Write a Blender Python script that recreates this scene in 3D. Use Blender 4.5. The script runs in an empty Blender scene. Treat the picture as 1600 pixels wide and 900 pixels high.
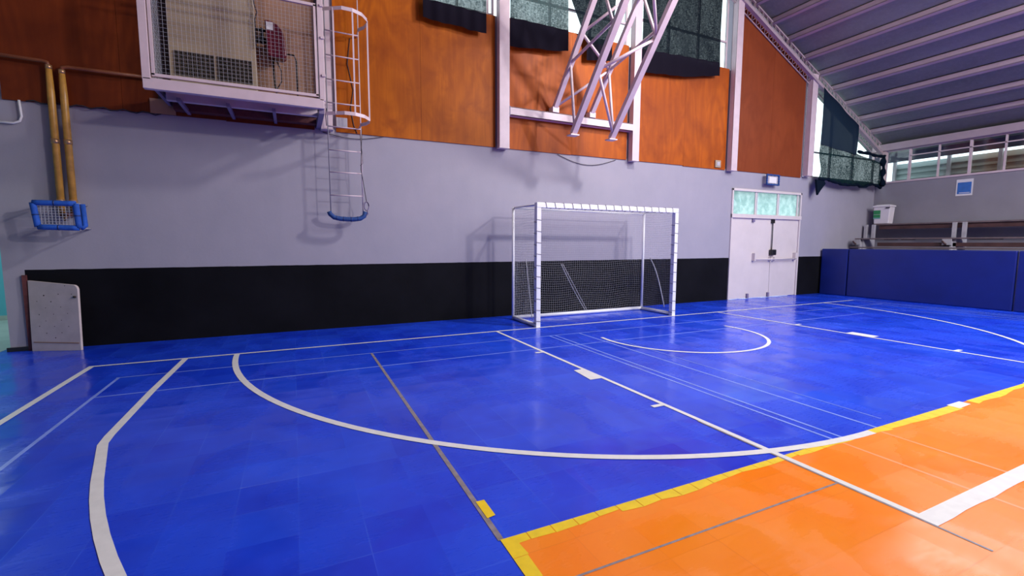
import bpy, bmesh, math, random
from mathutils import Vector, Matrix
random.seed(7)
sc = bpy.context.scene
COL = sc.collection

# ------------------------------------------------------------------ camera
YAW, PITCH, ROLL, FPX, CAMH = 0.442319, 0.09763, 0.001882, 718.23, 1.43
def cam_axes():
    cy, sy, cp, sp = math.cos(YAW), math.sin(YAW), math.cos(PITCH), math.sin(PITCH)
    f = Vector((sy*cp, cy*cp, -sp)); r = Vector((cy, -sy, 0)); u = r.cross(f)
    cr, sr = math.cos(ROLL), math.sin(ROLL)
    return cr*r + sr*u, -sr*r + cr*u, f
cd = bpy.data.cameras.new('camera'); cam = bpy.data.objects.new('camera', cd); COL.objects.link(cam)
r_, u_, f_ = cam_axes()
cam.matrix_world = Matrix(((r_.x, u_.x, -f_.x, 0), (r_.y, u_.y, -f_.y, 0), (r_.z, u_.z, -f_.z, CAMH), (0, 0, 0, 1)))
cd.sensor_width = 36; cd.lens = FPX*36/1600; cd.clip_start = .05; cd.clip_end = 200
sc.camera = cam

# ------------------------------------------------------------------ world, lamps, exposure
sc.view_settings.view_transform = 'Standard'; sc.view_settings.look = 'None'
sc.view_settings.gamma = 1; sc.view_settings.use_curve_mapping = False
sc.view_settings.exposure = 0.1
w = bpy.data.worlds.new('sky'); sc.world = w; w.use_nodes = True
w.node_tree.nodes['Background'].inputs[0].default_value = (.80, .93, 1, 1)
w.node_tree.nodes['Background'].inputs[1].default_value = 2.2
def area(name, loc, target, sx, sy, power, color):
    l = bpy.data.lights.new(name, 'AREA'); l.shape = 'RECTANGLE'; l.size = sx; l.size_y = sy
    l.energy = power; l.color = color
    o = bpy.data.objects.new(name, l); COL.objects.link(o); o.location = loc
    o.rotation_euler = (Vector(target)-Vector(loc)).to_track_quat('-Z', 'Y').to_euler()
    return o
area('high_bay_light', (10.0, -4.5, 6.6), (3.5, 8, 1.2), .45, .45, 500, (1, .93, .97))
area('high_bay_light', (6.5, 3.9, 6.8), (-1.0, 8.15, 1.6), .5, .5, 290, (1, .95, .96))
area('high_bay_light', (12.6, 3.6, 5.75), (8.0, 3.2, 0), 3.2, 2.4, 120, (1, .95, .97))
area('ambient_fill', (11.0, -5, 5.6), (8.5, 6, 0.3), 6, 3.5, 430, (.90, .93, 1))  # added unseen fill that lifts the hall's ambient level
area('ambient_fill', (9.6, .6, 6.6), (8.8, 2.2, 0), 4.5, 3, 500, (.92, .94, 1))  # second added fill, brightens the right-centre floor
area('side_room_light', (-5.4, 10.2, 2.6), (-5.0, 9.5, 0), 1.2, 1.2, 32, (.75, .98, 1))

# ------------------------------------------------------------------ materials
def newmat(name):
    m = bpy.data.materials.new(name); m.use_nodes = True
    nt = m.node_tree; return m, nt, nt.nodes['Principled BSDF']
def N(nt, t, **kw):
    n = nt.nodes.new(t)
    for k, v in kw.items():
        if k.startswith('i_'): n.inputs[k[2:].replace('_', ' ')].default_value = v
        else: setattr(n, k, v)
    return n
def pos(nt, scale=(1, 1, 1), loc=(0, 0, 0)):
    g = N(nt, 'ShaderNodeNewGeometry'); mp = N(nt, 'ShaderNodeMapping')
    mp.inputs['Scale'].default_value = scale; mp.inputs['Location'].default_value = loc
    nt.links.new(g.outputs['Position'], mp.inputs['Vector']); return mp.outputs[0]
def c4(c): return (c[0], c[1], c[2], 1)
def mix(nt, fac, a, b, blend='MIX'):
    n = N(nt, 'ShaderNodeMix', data_type='RGBA', blend_type=blend)
    for i, v in ((0, fac), (6, a), (7, b)):
        if hasattr(v, 'is_output') or hasattr(v, 'links'): nt.links.new(v, n.inputs[i])
        else: n.inputs[i].default_value = v if i == 0 else c4(v)
    return n.outputs[2]
def ramp(nt, sock, a, b, va=0, vb=1):
    n = N(nt, 'ShaderNodeMapRange'); n.inputs[1].default_value = a; n.inputs[2].default_value = b
    n.inputs[3].default_value = va; n.inputs[4].default_value = vb
    nt.links.new(sock, n.inputs[0]); return n.outputs[0]
def noise(nt, vec, scale, detail=3, rough=.55, dist=0):
    n = N(nt, 'ShaderNodeTexNoise'); n.inputs['Scale'].default_value = scale; n.inputs['Detail'].default_value = detail
    n.inputs['Roughness'].default_value = rough; n.inputs['Distortion'].default_value = dist
    nt.links.new(vec, n.inputs['Vector']); return n.outputs[0]
def bump(nt, bs, h, strength, dist=.01):
    b = N(nt, 'ShaderNodeBump'); b.inputs['Strength'].default_value = strength; b.inputs['Distance'].default_value = dist
    nt.links.new(h, b.inputs['Height']); nt.links.new(b.outputs[0], bs.inputs['Normal'])
def paint(name, col, rough=.5, var=.12, scale=6, metal=0, bmp=0.0, spec=.5):
    m, nt, bs = newmat(name)
    f = noise(nt, pos(nt), scale, 4)
    dark = tuple(x*(1-var) for x in col); lite = tuple(min(1, x*(1+var)) for x in col)
    nt.links.new(mix(nt, ramp(nt, f, .3, .7), dark, lite), bs.inputs['Base Color'])
    bs.inputs['Roughness'].default_value = rough; bs.inputs['Metallic'].default_value = metal
    bs.inputs['Specular IOR Level'].default_value = spec
    if bmp: bump(nt, bs, noise(nt, pos(nt), scale*8, 3), bmp)
    return m

def M_math(nt, op, a, b=None):
    n = N(nt, 'ShaderNodeMath', operation=op)
    for i, v in enumerate((a, b)):
        if v is None: continue
        if hasattr(v, 'links'): nt.links.new(v, n.inputs[i])
        else: n.inputs[i].default_value = v
    return n.outputs[0]
def floor_mat(name, col, lite, dark, seam, seam_amt, rough=.16):
    m, nt, bs = newmat(name)
    p = pos(nt, (1/.305, 1/.305, 1), (.11, .2, 0))
    sn = N(nt, 'ShaderNodeVectorMath', operation='FLOOR'); nt.links.new(p, sn.inputs[0])
    fr = N(nt, 'ShaderNodeVectorMath', operation='FRACTION'); nt.links.new(p, fr.inputs[0])
    wn = N(nt, 'ShaderNodeTexWhiteNoise', noise_dimensions='2D'); nt.links.new(sn.outputs[0], wn.inputs['Vector'])
    sx = N(nt, 'ShaderNodeSeparateXYZ'); nt.links.new(fr.outputs[0], sx.inputs[0])
    n1 = noise(nt, pos(nt), 2.1, 4, .6); n2 = noise(nt, pos(nt), .55, 2)
    c = mix(nt, ramp(nt, n1, .35, .7), dark, col)
    c = mix(nt, ramp(nt, wn.outputs[0], 0, 1, 0, .24), c, lite)
    c = mix(nt, ramp(nt, n2, .4, .75, 0, .3), c, lite)
    # seams between tiles
    ex = M_math(nt, 'MINIMUM', sx.outputs[0], sx.outputs[1])
    sm = ramp(nt, ex, .012, .02, 1, 0)
    brk = ramp(nt, noise(nt, pos(nt), 1.3, 2), .42, .62)
    c = mix(nt, M_math(nt, 'MULTIPLY', M_math(nt, 'MULTIPLY', sm, brk), seam_amt), c, seam)
    nt.links.new(c, bs.inputs['Base Color'])
    scr = noise(nt, pos(nt, (1, 4, 1)), 9, 5, .7)
    pt = ramp(nt, noise(nt, pos(nt, (1, .7, 1)), 1.7, 2, .5, .6), .47, .54, 0, .13)
    nt.links.new(M_math(nt, 'ADD', pt, ramp(nt, scr, .3, .8, rough-.05, rough+.09)), bs.inputs['Roughness'])
    # each tile is very slightly dished, so reflections ripple
    cx = M_math(nt, 'SUBTRACT', sx.outputs[0], .5); cy = M_math(nt, 'SUBTRACT', sx.outputs[1], .5)
    d2 = M_math(nt, 'ADD', M_math(nt, 'MULTIPLY', cx, cx), M_math(nt, 'MULTIPLY', cy, cy))
    wv = noise(nt, pos(nt), 1.6, 2, .5)
    h = M_math(nt, 'ADD', M_math(nt, 'MULTIPLY', d2, .5), M_math(nt, 'MULTIPLY', wv, 1.5))
    h = M_math(nt, 'ADD', h, M_math(nt, 'MULTIPLY', wn.outputs[0], .2))
    bump(nt, bs, h, .55, .014)
    bs.inputs['Specular IOR Level'].default_value = .34
    return m

MF_BLUE = floor_mat('blue_court_tiles', (.008, .052, .72), (.028, .13, .95), (.004, .028, .54), (.08, .20, .84), .35)
MF_ORANGE = floor_mat('orange_court_tiles', (1.0, .25, .006), (1.0, .32, .04), (1.0, .215, .003), (.6, .10, .01), .25, .2)
M_LWHITE = paint('white_line_paint', (.78, .76, .74), .35, .06, 14)
M_LFAINT = paint('faint_line_paint', (.22, .32, .88), .3, .15, 5)
M_LPEACH = paint('peach_line_paint', (1.0, .36, .15), .3, .05, 5)
M_LGREY = paint('grey_line_paint', (.26, .22, .24), .4, .3, 20)
M_LYEL = paint('yellow_line_paint', (.90, .62, .01), .4, .08, 18)
M_PALE = paint('pale_concrete', (.50, .55, .50), .5, .08, 3)
M_CYAN = paint('cyan_wall_paint', (.13, .50, .60), .7, .08, 2)

def wall_mat():
    m, nt, bs = newmat('lavender_wall_paint')
    v = pos(nt); f = noise(nt, v, 1.2, 4, .6); f2 = noise(nt, pos(nt, (1, 1, .25)), 5, 4)
    g = mix(nt, ramp(nt, f, .3, .7), (.33, .315, .37), (.37, .345, .40))
    g = mix(nt, ramp(nt, f2, .5, .8, 0, .25), g, (.40, .375, .425))
    k = mix(nt, ramp(nt, f, .3, .7), (.0025, .0025, .004), (.006, .006, .009))
    ge = N(nt, 'ShaderNodeNewGeometry'); s = N(nt, 'ShaderNodeSeparateXYZ'); nt.links.new(ge.outputs['Position'], s.inputs[0])
    wob = M_math(nt, 'MULTIPLY', M_math(nt, 'SUBTRACT', noise(nt, v, 4, 2), .5), .012)
    below = M_math(nt, 'LESS_THAN', M_math(nt, 'ADD', s.outputs[2], wob), 1.068)
    right = M_math(nt, 'GREATER_THAN', s.outputs[0], -3.19)
    nt.links.new(mix(nt, M_math(nt, 'MULTIPLY', below, right), g, k), bs.inputs['Base Color'])
    bs.inputs['Roughness'].default_value = .75; bs.inputs['Specular IOR Level'].default_value = .12
    bump(nt, bs, noise(nt, v, 30, 4, .7), .12)
    return m
M_WALL = wall_mat()
M_WALLR = paint('grey_side_wall_paint', (.27, .255, .29), .65, .06, 2, bmp=.1, spec=.25)
def wood_mat(name, a, b, c, seed):
    m, nt, bs = newmat(name)
    rg = noise(nt, pos(nt, (1, 1, .20), (seed, 0, seed*.7)), 1.15, 2, .45, .3)
    ring = M_math(nt, 'SINE', M_math(nt, 'MULTIPLY', rg, 95.0))
    fine = noise(nt, pos(nt, (14, 14, .8), (seed, 0, 0)), 3, 4, .6)
    big = noise(nt, pos(nt, (1, 1, .6), (seed*2, 0, 0)), .9, 3, .6, .8)
    bl = noise(nt, pos(nt, (1, 1, .8), (seed*3, 0, 2)), 2.6, 3, .6, .5)
    col = mix(nt, ramp(nt, ring, -1, 1, .1, .75), a, b)
    col = mix(nt, ramp(nt, fine, .35, .75, 0, .35), col, c)
    col = mix(nt, ramp(nt, big, .38, .68, 0, .6), col, c)
    col = mix(nt, ramp(nt, bl, .48, .70, 0, .6), col, c)
    nt.links.new(col, bs.inputs['Base Color'])
    bs.inputs['Roughness'].default_value = .5; bs.inputs['Specular IOR Level'].default_value = .18
    bump(nt, bs, fine, .06, .004)
    return m
WOODS = [wood_mat('varnished_plywood_%s' % n, a, b, c, s) for n, a, b, c, s in (
    ('shaded', (.20, .036, .006), (.15, .026, .005), (.10, .015, .004), 2.9),  # same plywood, darkened: the dim left-end light is in its colour
    ('amber', (.50, .125, .002), (.38, .085, .002), (.22, .038, .001), 1.3),
    ('orange', (.50, .108, .002), (.38, .072, .002), (.22, .034, .001), 4.1),
    ('red', (.26, .055, .015), (.23, .047, .012), (.18, .033, .009), 7.7))]
M_WHITE = paint('white_steel_paint', (.64, .51, .54), .42, .06, 5)  # white paint with the pinkish light cast mixed into its colour
M_PURLIN = paint('purlin_paint', (.42, .33, .36), .5, .06, 3)
M_POST = paint('white_goal_paint', (.80, .80, .82), .35, .05, 9)
M_NET = paint('white_net_cord', (.42, .42, .46), .8, .1, 20)
M_LACE = paint('dark_lacing_cord', (.10, .09, .11), .8, .1, 20)
M_DARKST = paint('violet_bracket_paint', (.21, .17, .28), .5, .1, 6)
M_DOOR = paint('cream_door_paint', (.68, .60, .58), .45, .04, 3)
M_BLACK = paint('black_plastic', (.01, .01, .012), .4, .1, 9)
M_CABLE = paint('black_cable_rubber', (.03, .025, .035), .6, .1, 9)
M_BEIGE = paint('beige_sheet_metal', (.37, .29, .20), .5, .05, 3)
M_LOUV = paint('dim_louvre', (.10, .075, .055), .5, .05, 3)
M_BEIGE2 = paint('tan_partition', (.34, .19, .12), .6, .12, 2)
M_BROWN = paint('dark_brown_board', (.05, .024, .022), .6, .12, 4)
M_RED = paint('dark_red_enamel', (.13, .006, .020), .35, .08, 4)
M_PAPER = paint('white_paper', (.75, .72, .74), .7, .02, 6)
M_YPIPE = paint('ochre_pipe_paint', (.50, .25, .045), .38, .18, 12)
M_WPIPE = paint('wood_toned_pipe', (.20, .055, .018), .5, .12, 6)
M_BRASS = paint('brass_fitting', (.55, .32, .16), .3, .1, 20, metal=.7)
M_FOAM = paint('blue_foam_tube', (.012, .09, .46), .75, .2, 14, bmp=.3)
M_FOAMD = paint('dark_blue_foam_tube', (.012, .055, .22), .75, .25, 14, bmp=.3)
M_TAPE = paint('dark_tape', (.01, .03, .14), .5, .1, 14)
M_PAD = paint('blue_wall_pad', (.005, .016, .16), .42, .14, 1.6, bmp=.05)
M_PADD = paint('dark_seam_vinyl', (.006, .010, .09), .5, .1, 4)
M_BENCH = paint('brown_bench_plank', (.075, .032, .032), .55, .25, 5)
M_BENCHG = paint('weathered_bench_plank', (.15, .11, .12), .6, .25, 5)
M_CONC = paint('white_bleacher_support', (.42, .40, .44), .7, .15, 6)
M_BIN = paint('white_bin_plastic', (.74, .68, .72), .4, .04, 4)
M_GREEN = paint('green_label', (.03, .26, .09), .5, .1, 10)
M_TEALP = paint('teal_label', (.20, .42, .42), .5, .1, 10)
M_POSTER = paint('blue_poster', (.04, .16, .50), .5, .12, 9)
M_PEG = paint('cream_board', (.56, .47, .46), .55, .08, 7)
M_HOLE = paint('dark_hole', (.03, .02, .02), .8, .1, 7)
M_RUST = paint('red_brown_edge', (.12, .03, .03), .7, .25, 14)
M_GRAVEL = paint('outdoor_paving', (.30, .31, .30), .9, .2, 2)
M_SIDE = None
def siding_mat():
    m, nt, bs = newmat('neighbour_siding')
    ge = N(nt, 'ShaderNodeNewGeometry'); s = N(nt, 'ShaderNodeSeparateXYZ'); nt.links.new(ge.outputs['Position'], s.inputs[0])
    t = ramp(nt, s.outputs[1], 7.2, 6.2, 0, 1)
    nt.links.new(mix(nt, t, (.34, .42, .42), (.30, .25, .20)), bs.inputs['Base Color'])
    bs.inputs['Roughness'].default_value = .7
    return m
M_SIDE = siding_mat()
M_SOFFIT = paint('dark_soffit', (.10, .10, .16), .8, .2, 3)
def roof_mat():
    m, nt, bs = newmat('foil_roof_insulation')
    f = noise(nt, pos(nt, (1, .3, 1)), 1.4, 5, .65); g = noise(nt, pos(nt), 12, 4, .7)
    c = mix(nt, ramp(nt, f, .3, .72), (.20, .225, .215), (.28, .31, .30))
    c = mix(nt, ramp(nt, g, .45, .8, 0, .4), c, (.36, .39, .38))
    nt.links.new(c, bs.inputs['Base Color']); bs.inputs['Roughness'].default_value = .5
    bs.inputs['Metallic'].default_value = .25
    bump(nt, bs, g, .2, .01)
    return m
M_ROOF = roof_mat()
def glass_mat(name, tint, gl=.08):
    m = bpy.data.materials.new(name); m.use_nodes = True; nt = m.node_tree; nt.nodes.clear()
    o = N(nt, 'ShaderNodeOutputMaterial'); t = N(nt, 'ShaderNodeBsdfTransparent'); t.inputs[0].default_value = c4(tint)
    g = N(nt, 'ShaderNodeBsdfGlossy'); g.inputs['Roughness'].default_value = .05
    mx = N(nt, 'ShaderNodeMixShader')
    f = noise(nt, pos(nt), 3, 3)
    nt.links.new(ramp(nt, f, .3, .7, gl*.3, gl*.6), mx.inputs[0])
    nt.links.new(t.outputs[0], mx.inputs[1]); nt.links.new(g.outputs[0], mx.inputs[2]); nt.links.new(mx.outputs[0], o.inputs[0])
    return m
M_GLASS = glass_mat('window_glass', (.95, .98, .97))
def frosted():
    m = bpy.data.materials.new('frosted_teal_glass'); m.use_nodes = True; nt = m.node_tree; nt.nodes.clear()
    o = N(nt, 'ShaderNodeOutputMaterial'); t = N(nt, 'ShaderNodeBsdfTransparent')
    tr = N(nt, 'ShaderNodeBsdfTranslucent'); g = N(nt, 'ShaderNodeBsdfGlossy'); g.inputs['Roughness'].default_value = .15
    f = noise(nt, pos(nt), 7, 4, .6); sp = noise(nt, pos(nt), 15, 2)
    nt.links.new(mix(nt, ramp(nt, f, .35, .7), (.60, .74, .72), (.85, .95, .93)), tr.inputs[0])
    t.inputs[0].default_value = (.8, .95, .95, 1)
    a = N(nt, 'ShaderNodeMixShader'); nt.links.new(ramp(nt, sp, .64, .70, .0, .45), a.inputs[0])
    nt.links.new(tr.outputs[0], a.inputs[1]); nt.links.new(t.outputs[0], a.inputs[2])
    b = N(nt, 'ShaderNodeMixShader'); b.inputs[0].default_value = .06
    nt.links.new(a.outputs[0], b.inputs[1]); nt.links.new(g.outputs[0], b.inputs[2]); nt.links.new(b.outputs[0], o.inputs[0])
    return m
M_FROST = frosted()
def cloth_mat(name, col, lo, hi, thr=(.35, .75), trans=.3):
    m = bpy.data.materials.new(name); m.use_nodes = True; nt = m.node_tree; nt.nodes.clear()
    o = N(nt, 'ShaderNodeOutputMaterial'); t = N(nt, 'ShaderNodeBsdfTransparent')
    d = N(nt, 'ShaderNodeBsdfDiffuse'); tl = N(nt, 'ShaderNodeBsdfTranslucent')
    d.inputs[0].default_value = c4(col); tl.inputs[0].default_value = c4(tuple(min(1, x*1.6) for x in col))
    dt = N(nt, 'ShaderNodeMixShader'); dt.inputs[0].default_value = trans
    nt.links.new(d.outputs[0], dt.inputs[1]); nt.links.new(tl.outputs[0], dt.inputs[2])
    f = noise(nt, pos(nt, (1, 1, .22)), 55, 4, .7); g = noise(nt, pos(nt, (1, 1, .5)), 2.2, 3)
    f2 = noise(nt, pos(nt, (.3, .3, 1)), 60, 3, .6)
    s = M_math(nt, 'ADD', M_math(nt, 'MULTIPLY', M_math(nt, 'ADD', f, f2), .42), M_math(nt, 'MULTIPLY', g, .22))
    a = N(nt, 'ShaderNodeMixShader')
    nt.links.new(ramp(nt, s, thr[0], thr[1], hi, lo), a.inputs[0])
    nt.links.new(t.outputs[0], a.inputs[1]); nt.links.new(dt.outputs[0], a.inputs[2]); nt.links.new(a.outputs[0], o.inputs[0])
    return m
M_CL_L = cloth_mat('pale_shade_cloth', (.06, .09, .09), .78, 1.0, (.46, .64))
M_CL_D = cloth_mat('dark_shade_cloth', (.008, .012, .016), .95, 1.0, (.46, .64), .15)
M_CL_T = cloth_mat('green_shade_cloth', (.008, .024, .026), .84, 1.0, (.46, .64), .15)
M_HEM = cloth_mat('black_hem_cloth', (.014, .012, .020), .997, 1.0)
M_CL_N = cloth_mat('navy_double_cloth', (.010, .018, .034), .985, 1.0)

# ------------------------------------------------------------------ mesh helpers
class MB:
    def __init__(s): s.v = []; s.f = []; s.m = []; s.mats = []; s.sm = []
    def mi(s, m):
        if m not in s.mats: s.mats.append(m)
        return s.mats.index(m)
    def add(s, vs, fs, m, smooth=False):
        o = len(s.v); s.v += [tuple(v) for v in vs]; k = s.mi(m)
        for f in fs: s.f.append([i+o for i in f]); s.m.append(k); s.sm.append(smooth)
        return s
    def box(s, a, b, m):
        (x0, y0, z0), (x1, y1, z1) = a, b
        return s.add([(x0,y0,z0),(x1,y0,z0),(x1,y1,z0),(x0,y1,z0),(x0,y0,z1),(x1,y0,z1),(x1,y1,z1),(x0,y1,z1)],
            [(0,3,2,1),(4,5,6,7),(0,1,5,4),(1,2,6,5),(2,3,7,6),(3,0,4,7)], m)
    def prism_y(s, pts, y0, y1, m):           # polygon in xz, extruded in y
        n = len(pts); vs = [(x, y0, z) for x, z in pts] + [(x, y1, z) for x, z in pts]
        fs = [list(range(n)), list(range(2*n-1, n-1, -1))] + [(i, i+n, (i+1) % n+n, (i+1) % n) for i in range(n)]
        return s.add(vs, fs, m)
    def prism_z(s, pts, z0, z1, m):
        n = len(pts); vs = [(x, y, z0) for x, y in pts] + [(x, y, z1) for x, y in pts]
        fs = [list(range(n-1, -1, -1)), list(range(n, 2*n))] + [(i, (i+1) % n, (i+1) % n+n, i+n) for i in range(n)]
        return s.add(vs, fs, m)
    def poly(s, pts, z, m):
        s.zc = getattr(s, 'zc', 0)+1; z += s.zc*.000004
        return s.add([(x, y, z) for x, y in pts], [list(range(len(pts)))], m)
    def bar(s, a, b, wd, ht, m, up=(0, 0, 1)):   # rectangular bar between two points
        a, b = Vector(a), Vector(b); d = (b-a).normalized(); u = Vector(up)
        if abs(d.dot(u)) > .98: u = Vector((0, 1, 0))
        r = d.cross(u).normalized(); u = r.cross(d).normalized(); r *= wd/2; u *= ht/2
        vs = [a-r-u, a+r-u, a+r+u, a-r+u, b-r-u, b+r-u, b+r+u, b-r+u]
        return s.add(vs, [(0,1,2,3),(7,6,5,4),(0,4,5,1),(1,5,6,2),(2,6,7,3),(3,7,4,0)], m)
    def tube(s, pts, rad, m, n=8, closed=False, smooth=True):
        P = [Vector(p) for p in pts]; L = len(P); vs = []; prev = None
        for i, p in enumerate(P):
            if closed: d = P[(i+1) % L]-P[i-1]
            else: d = P[min(i+1, L-1)]-P[max(i-1, 0)]
            d.normalize()
            if prev is None:
                u = Vector((0, 0, 1)) if abs(d.z) < .9 else Vector((1, 0, 0))
                u = (u-d*u.dot(d)).normalized()
            else: u = (prev-d*prev.dot(d)).normalized()
            prev = u; v = d.cross(u); rr = rad[i] if isinstance(rad, (list, tuple)) else rad
            for k in range(n):
                a = 2*math.pi*k/n; vs.append(p+rr*(math.cos(a)*u+math.sin(a)*v))
        fs = []
        for i in range(L if closed else L-1):
            j = (i+1) % L
            for k in range(n): fs.append((i*n+k, i*n+(k+1) % n, j*n+(k+1) % n, j*n+k))
        if not closed: fs += [list(range(n-1, -1, -1)), list(range((L-1)*n, L*n))]
        return s.add(vs, fs, m, smooth)
    def wire(s, a, b, r, m): return s.tube([a, b], r, m, n=4, smooth=False)
    def sheet(s, fn, nu, nv, m, smooth=True):
        vs = [fn(i/nu, j/nv) for j in range(nv+1) for i in range(nu+1)]
        fs = [(j*(nu+1)+i, j*(nu+1)+i+1, (j+1)*(nu+1)+i+1, (j+1)*(nu+1)+i) for j in range(nv) for i in range(nu)]
        return s.add(vs, fs, m, smooth)
    def build(s, name, parent=None, bevel=0, label=None, cat=None, group=None, kind=None):
        me = bpy.data.meshes.new(name); me.from_pydata(s.v, [], s.f)
        for m in s.mats: me.materials.append(m)
        me.polygons.foreach_set('material_index', s.m); me.polygons.foreach_set('use_smooth', s.sm)
        me.update()
        bm = bmesh.new(); bm.from_mesh(me); bmesh.ops.recalc_face_normals(bm, faces=bm.faces); bm.to_mesh(me); bm.free()
        o = bpy.data.objects.new(name, me); COL.objects.link(o)
        if bevel:
            b = o.modifiers.new('bevel', 'BEVEL'); b.width = bevel; b.segments = 2; b.limit_method = 'ANGLE'
        if parent is not None:
            o.parent = parent; o.matrix_parent_inverse = Matrix.Translation(parent.matrix_basis.translation).inverted() if parent.parent is None else Matrix()
            if parent.parent is not None: pass
        tag(o, label, cat, group, kind)
        return o
def tag(o, label=None, cat=None, group=None, kind=None):
    if label: o['label'] = label
    if cat: o['category'] = cat
    if group: o['group'] = group
    if kind: o['kind'] = kind
    return o
def thing(name, loc, label, cat, group=None):
    o = bpy.data.objects.new(name, None); COL.objects.link(o); o.location = loc; o.empty_display_size = .1
    return tag(o, label, cat, group)
def struct(mb, name, bevel=0): return mb.build(name, bevel=bevel, kind='structure')

YW = 8.15           # face of the end wall
XR = 16.1           # face of the right wall
def roofz(x): return 6.95 - .484*(x-10.93)
RIDGE = 5.4

# ------------------------------------------------------------------ structure: floor
f = MB()
f.prism_z([(-3.52, -14), (XR+.1, -14), (XR+.1, YW+.2), (-3.52, YW+.2)], -.1, 0, MF_BLUE)
X0, YO = .85, 1.91
f.poly([(X0, -14), (9.6, -14), (9.6, YO), (X0, YO)], .001, MF_ORANGE)
Z1, Z2, Z3, Z4 = .0016, .0022, .0028, .0034
def line(a, b, wd, m, z):
    a, b = Vector(a), Vector(b); d = (b-a).normalized(); n = Vector((-d.y, d.x))*wd/2
    f.poly([tuple(a-n), tuple(b-n), tuple(b+n), tuple(a+n)], z, m)
def curve(pts, wd, m, z):
    P = [Vector(p) for p in pts]; Lft = []; Rgt = []
    for i, p in enumerate(P):
        d = (P[min(i+1, len(P)-1)]-P[max(i-1, 0)]).normalized(); n = Vector((-d.y, d.x))*wd/2
        Lft.append(p-n); Rgt.append(p+n)
    f.zc += 1; z += f.zc*.000004
    n = len(P); f.add([(v.x, v.y, z) for v in Lft+Rgt], [(i, i+1, n+i+1, n+i) for i in range(n-1)], m)
# faint badminton / volleyball lines
for y, x0, x1 in ((6.08, -1.75, 12.75), (5.38, -1.75, 10.6)): line((x0, y), (x1, y), .022, M_LFAINT, Z1)
for x, y0 in ((3.52, 6.08), (3.62, 6.08), (4.06, 6.08)):
    line((x, y0), (x, YO), .024, M_LFAINT, Z1)
line((4.30, 5.5), (4.30, 2.0), .012, M_LFAINT, Z1)
line((7.94, 5.9), (7.94, 5.4), .03, M_LFAINT, Z1)
line((3.52, YO), (3.52, -6), .022, M_LPEACH, Z1); line((4.0, YO), (4.0, -6), .022, M_LPEACH, Z1)
line((-1.73, 6.08), (-1.73, -10), .03, M_LFAINT, Z1)
line((12.45, 6.4), (12.65, -6), .03, M_LFAINT, Z1); line((12.98, 7.0), (13.1, -6), .03, M_LFAINT, Z1)
line((11.62, 6.0), (12.3, 3.4), .02, M_LFAINT, Z1)
line((.86, 6.08), (.85, YO), .030, M_LGREY, Z2)
line((1.0, 1.55), (2.93, 1.54), .012, M_LGREY, Z2)
# yellow border of the orange key, worn edge
wb_ = .06
for i in range(64):
    a = .85+i*.137; b = a+.137
    if 5.15 < a < 5.40: continue
    wa = wb_; wb = max(.035, min(.085, wa+random.uniform(-.02, .02))); wb_ = wb
    if random.random() < .12: wb_ = random.uniform(.04, .08)
    f.poly([(a, YO-wa), (b-.004, YO-wb), (b-.004, YO+.004), (a, YO+.004)], Z2, M_LYEL)
for i in range(40):
    b = YO+.004-i*.15; a = b-.148
    f.poly([(X0-.004, a), (X0+random.uniform(.06, .085), a), (X0+random.uniform(.06, .085), b), (X0-.004, b)], Z2, M_LYEL)
# white lines
line((-2.19, 6.76), (12.79, 6.76), .05, M_LWHITE, Z3)
line((-2.16, 6.76), (-2.16, -12), .06, M_LWHITE, Z3)
line((12.76, 6.76), (12.76, -12), .03, M_LFAINT, Z3)
line((2.925, 6.74), (2.925, 1.13), .045, M_LWHITE, Z3)
line((2.895, 2.6), (2.895, .86), .016, M_LGREY, Z2)
line((7.94, 6.74), (7.94, -4), .045, M_LWHITE, Z3)
pts = [(2.895, 1.135)] + [(2.9+i*.5, 1.16) for i in range(18)]
lo = [(2.9+i*.16, 1.07+random.uniform(-.005, .005)) for i in range(55)][::-1]
f.poly([(2.90, 1.165), (11.5, 1.165)] + lo, Z4, M_LWHITE)
# three point line
tp = [(-1.26, 6.74), (-1.29, 5.41), (-1.29, 4.25), (-1.28, 4.08)]
tp += [(5.43-6.78*math.cos(math.radians(a)), 5.19-6.78*math.sin(math.radians(a))) for a in range(13, 90, 2)]
curve(tp, .062, M_LWHITE, Z3)
# goal area arcs
ar = [(3.93-4.64*math.cos(t*math.pi/180), 6.78-4.90*math.sin(t*math.pi/180)) for t in range(0, 91, 2)]
curve(ar, .062, M_LWHITE, Z3)
ar = [(6.75+4.80*math.cos(t*math.pi/180), 6.78-4.88*math.sin(t*math.pi/180)) for t in range(0, 91, 2)]
curve(ar, .055, M_LWHITE, Z3)
ar = [(5.45+1.29*math.cos(t*math.pi/180), 5.38+1.27*math.sin(t*math.pi/180)) for t in range(168, 372, 4)]
curve(ar, .05, M_LWHITE, Z3)
# short tapes and lane marks
f.poly([(2.76, 3.90), (2.93, 3.90), (2.93, 4.28), (2.80, 4.28)], Z4, M_LWHITE)
f.poly([(7.96, 3.90), (8.14, 3.90), (8.14, 4.28), (7.96, 4.28)], Z4, M_LWHITE)
for x, y in ((2.82, 5.19), (2.81, 3.01)): line((x-.02, y), (x+.11, y), .05, M_LWHITE, Z4)
for x, y in ((8.0, 5.1), (8.0, 2.92)): line((x-.04, y), (x+.10, y), .05, M_LWHITE, Z4)
f.poly([(5.19, 1.84), (5.42, 1.85), (5.42, 1.93), (5.19, 1.93)], Z4, M_LWHITE)
f.poly([(.855, 2.10), (.905, 2.11), (.905, 2.27), (.855, 2.27)], Z4, M_LYEL)
struct(f, 'floor')
g = MB().prism_z([(-9, YW+.2), (-3.52, YW+.2), (-3.52, -14), (-9, -14)], -.1, -.002, M_PALE)
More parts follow.
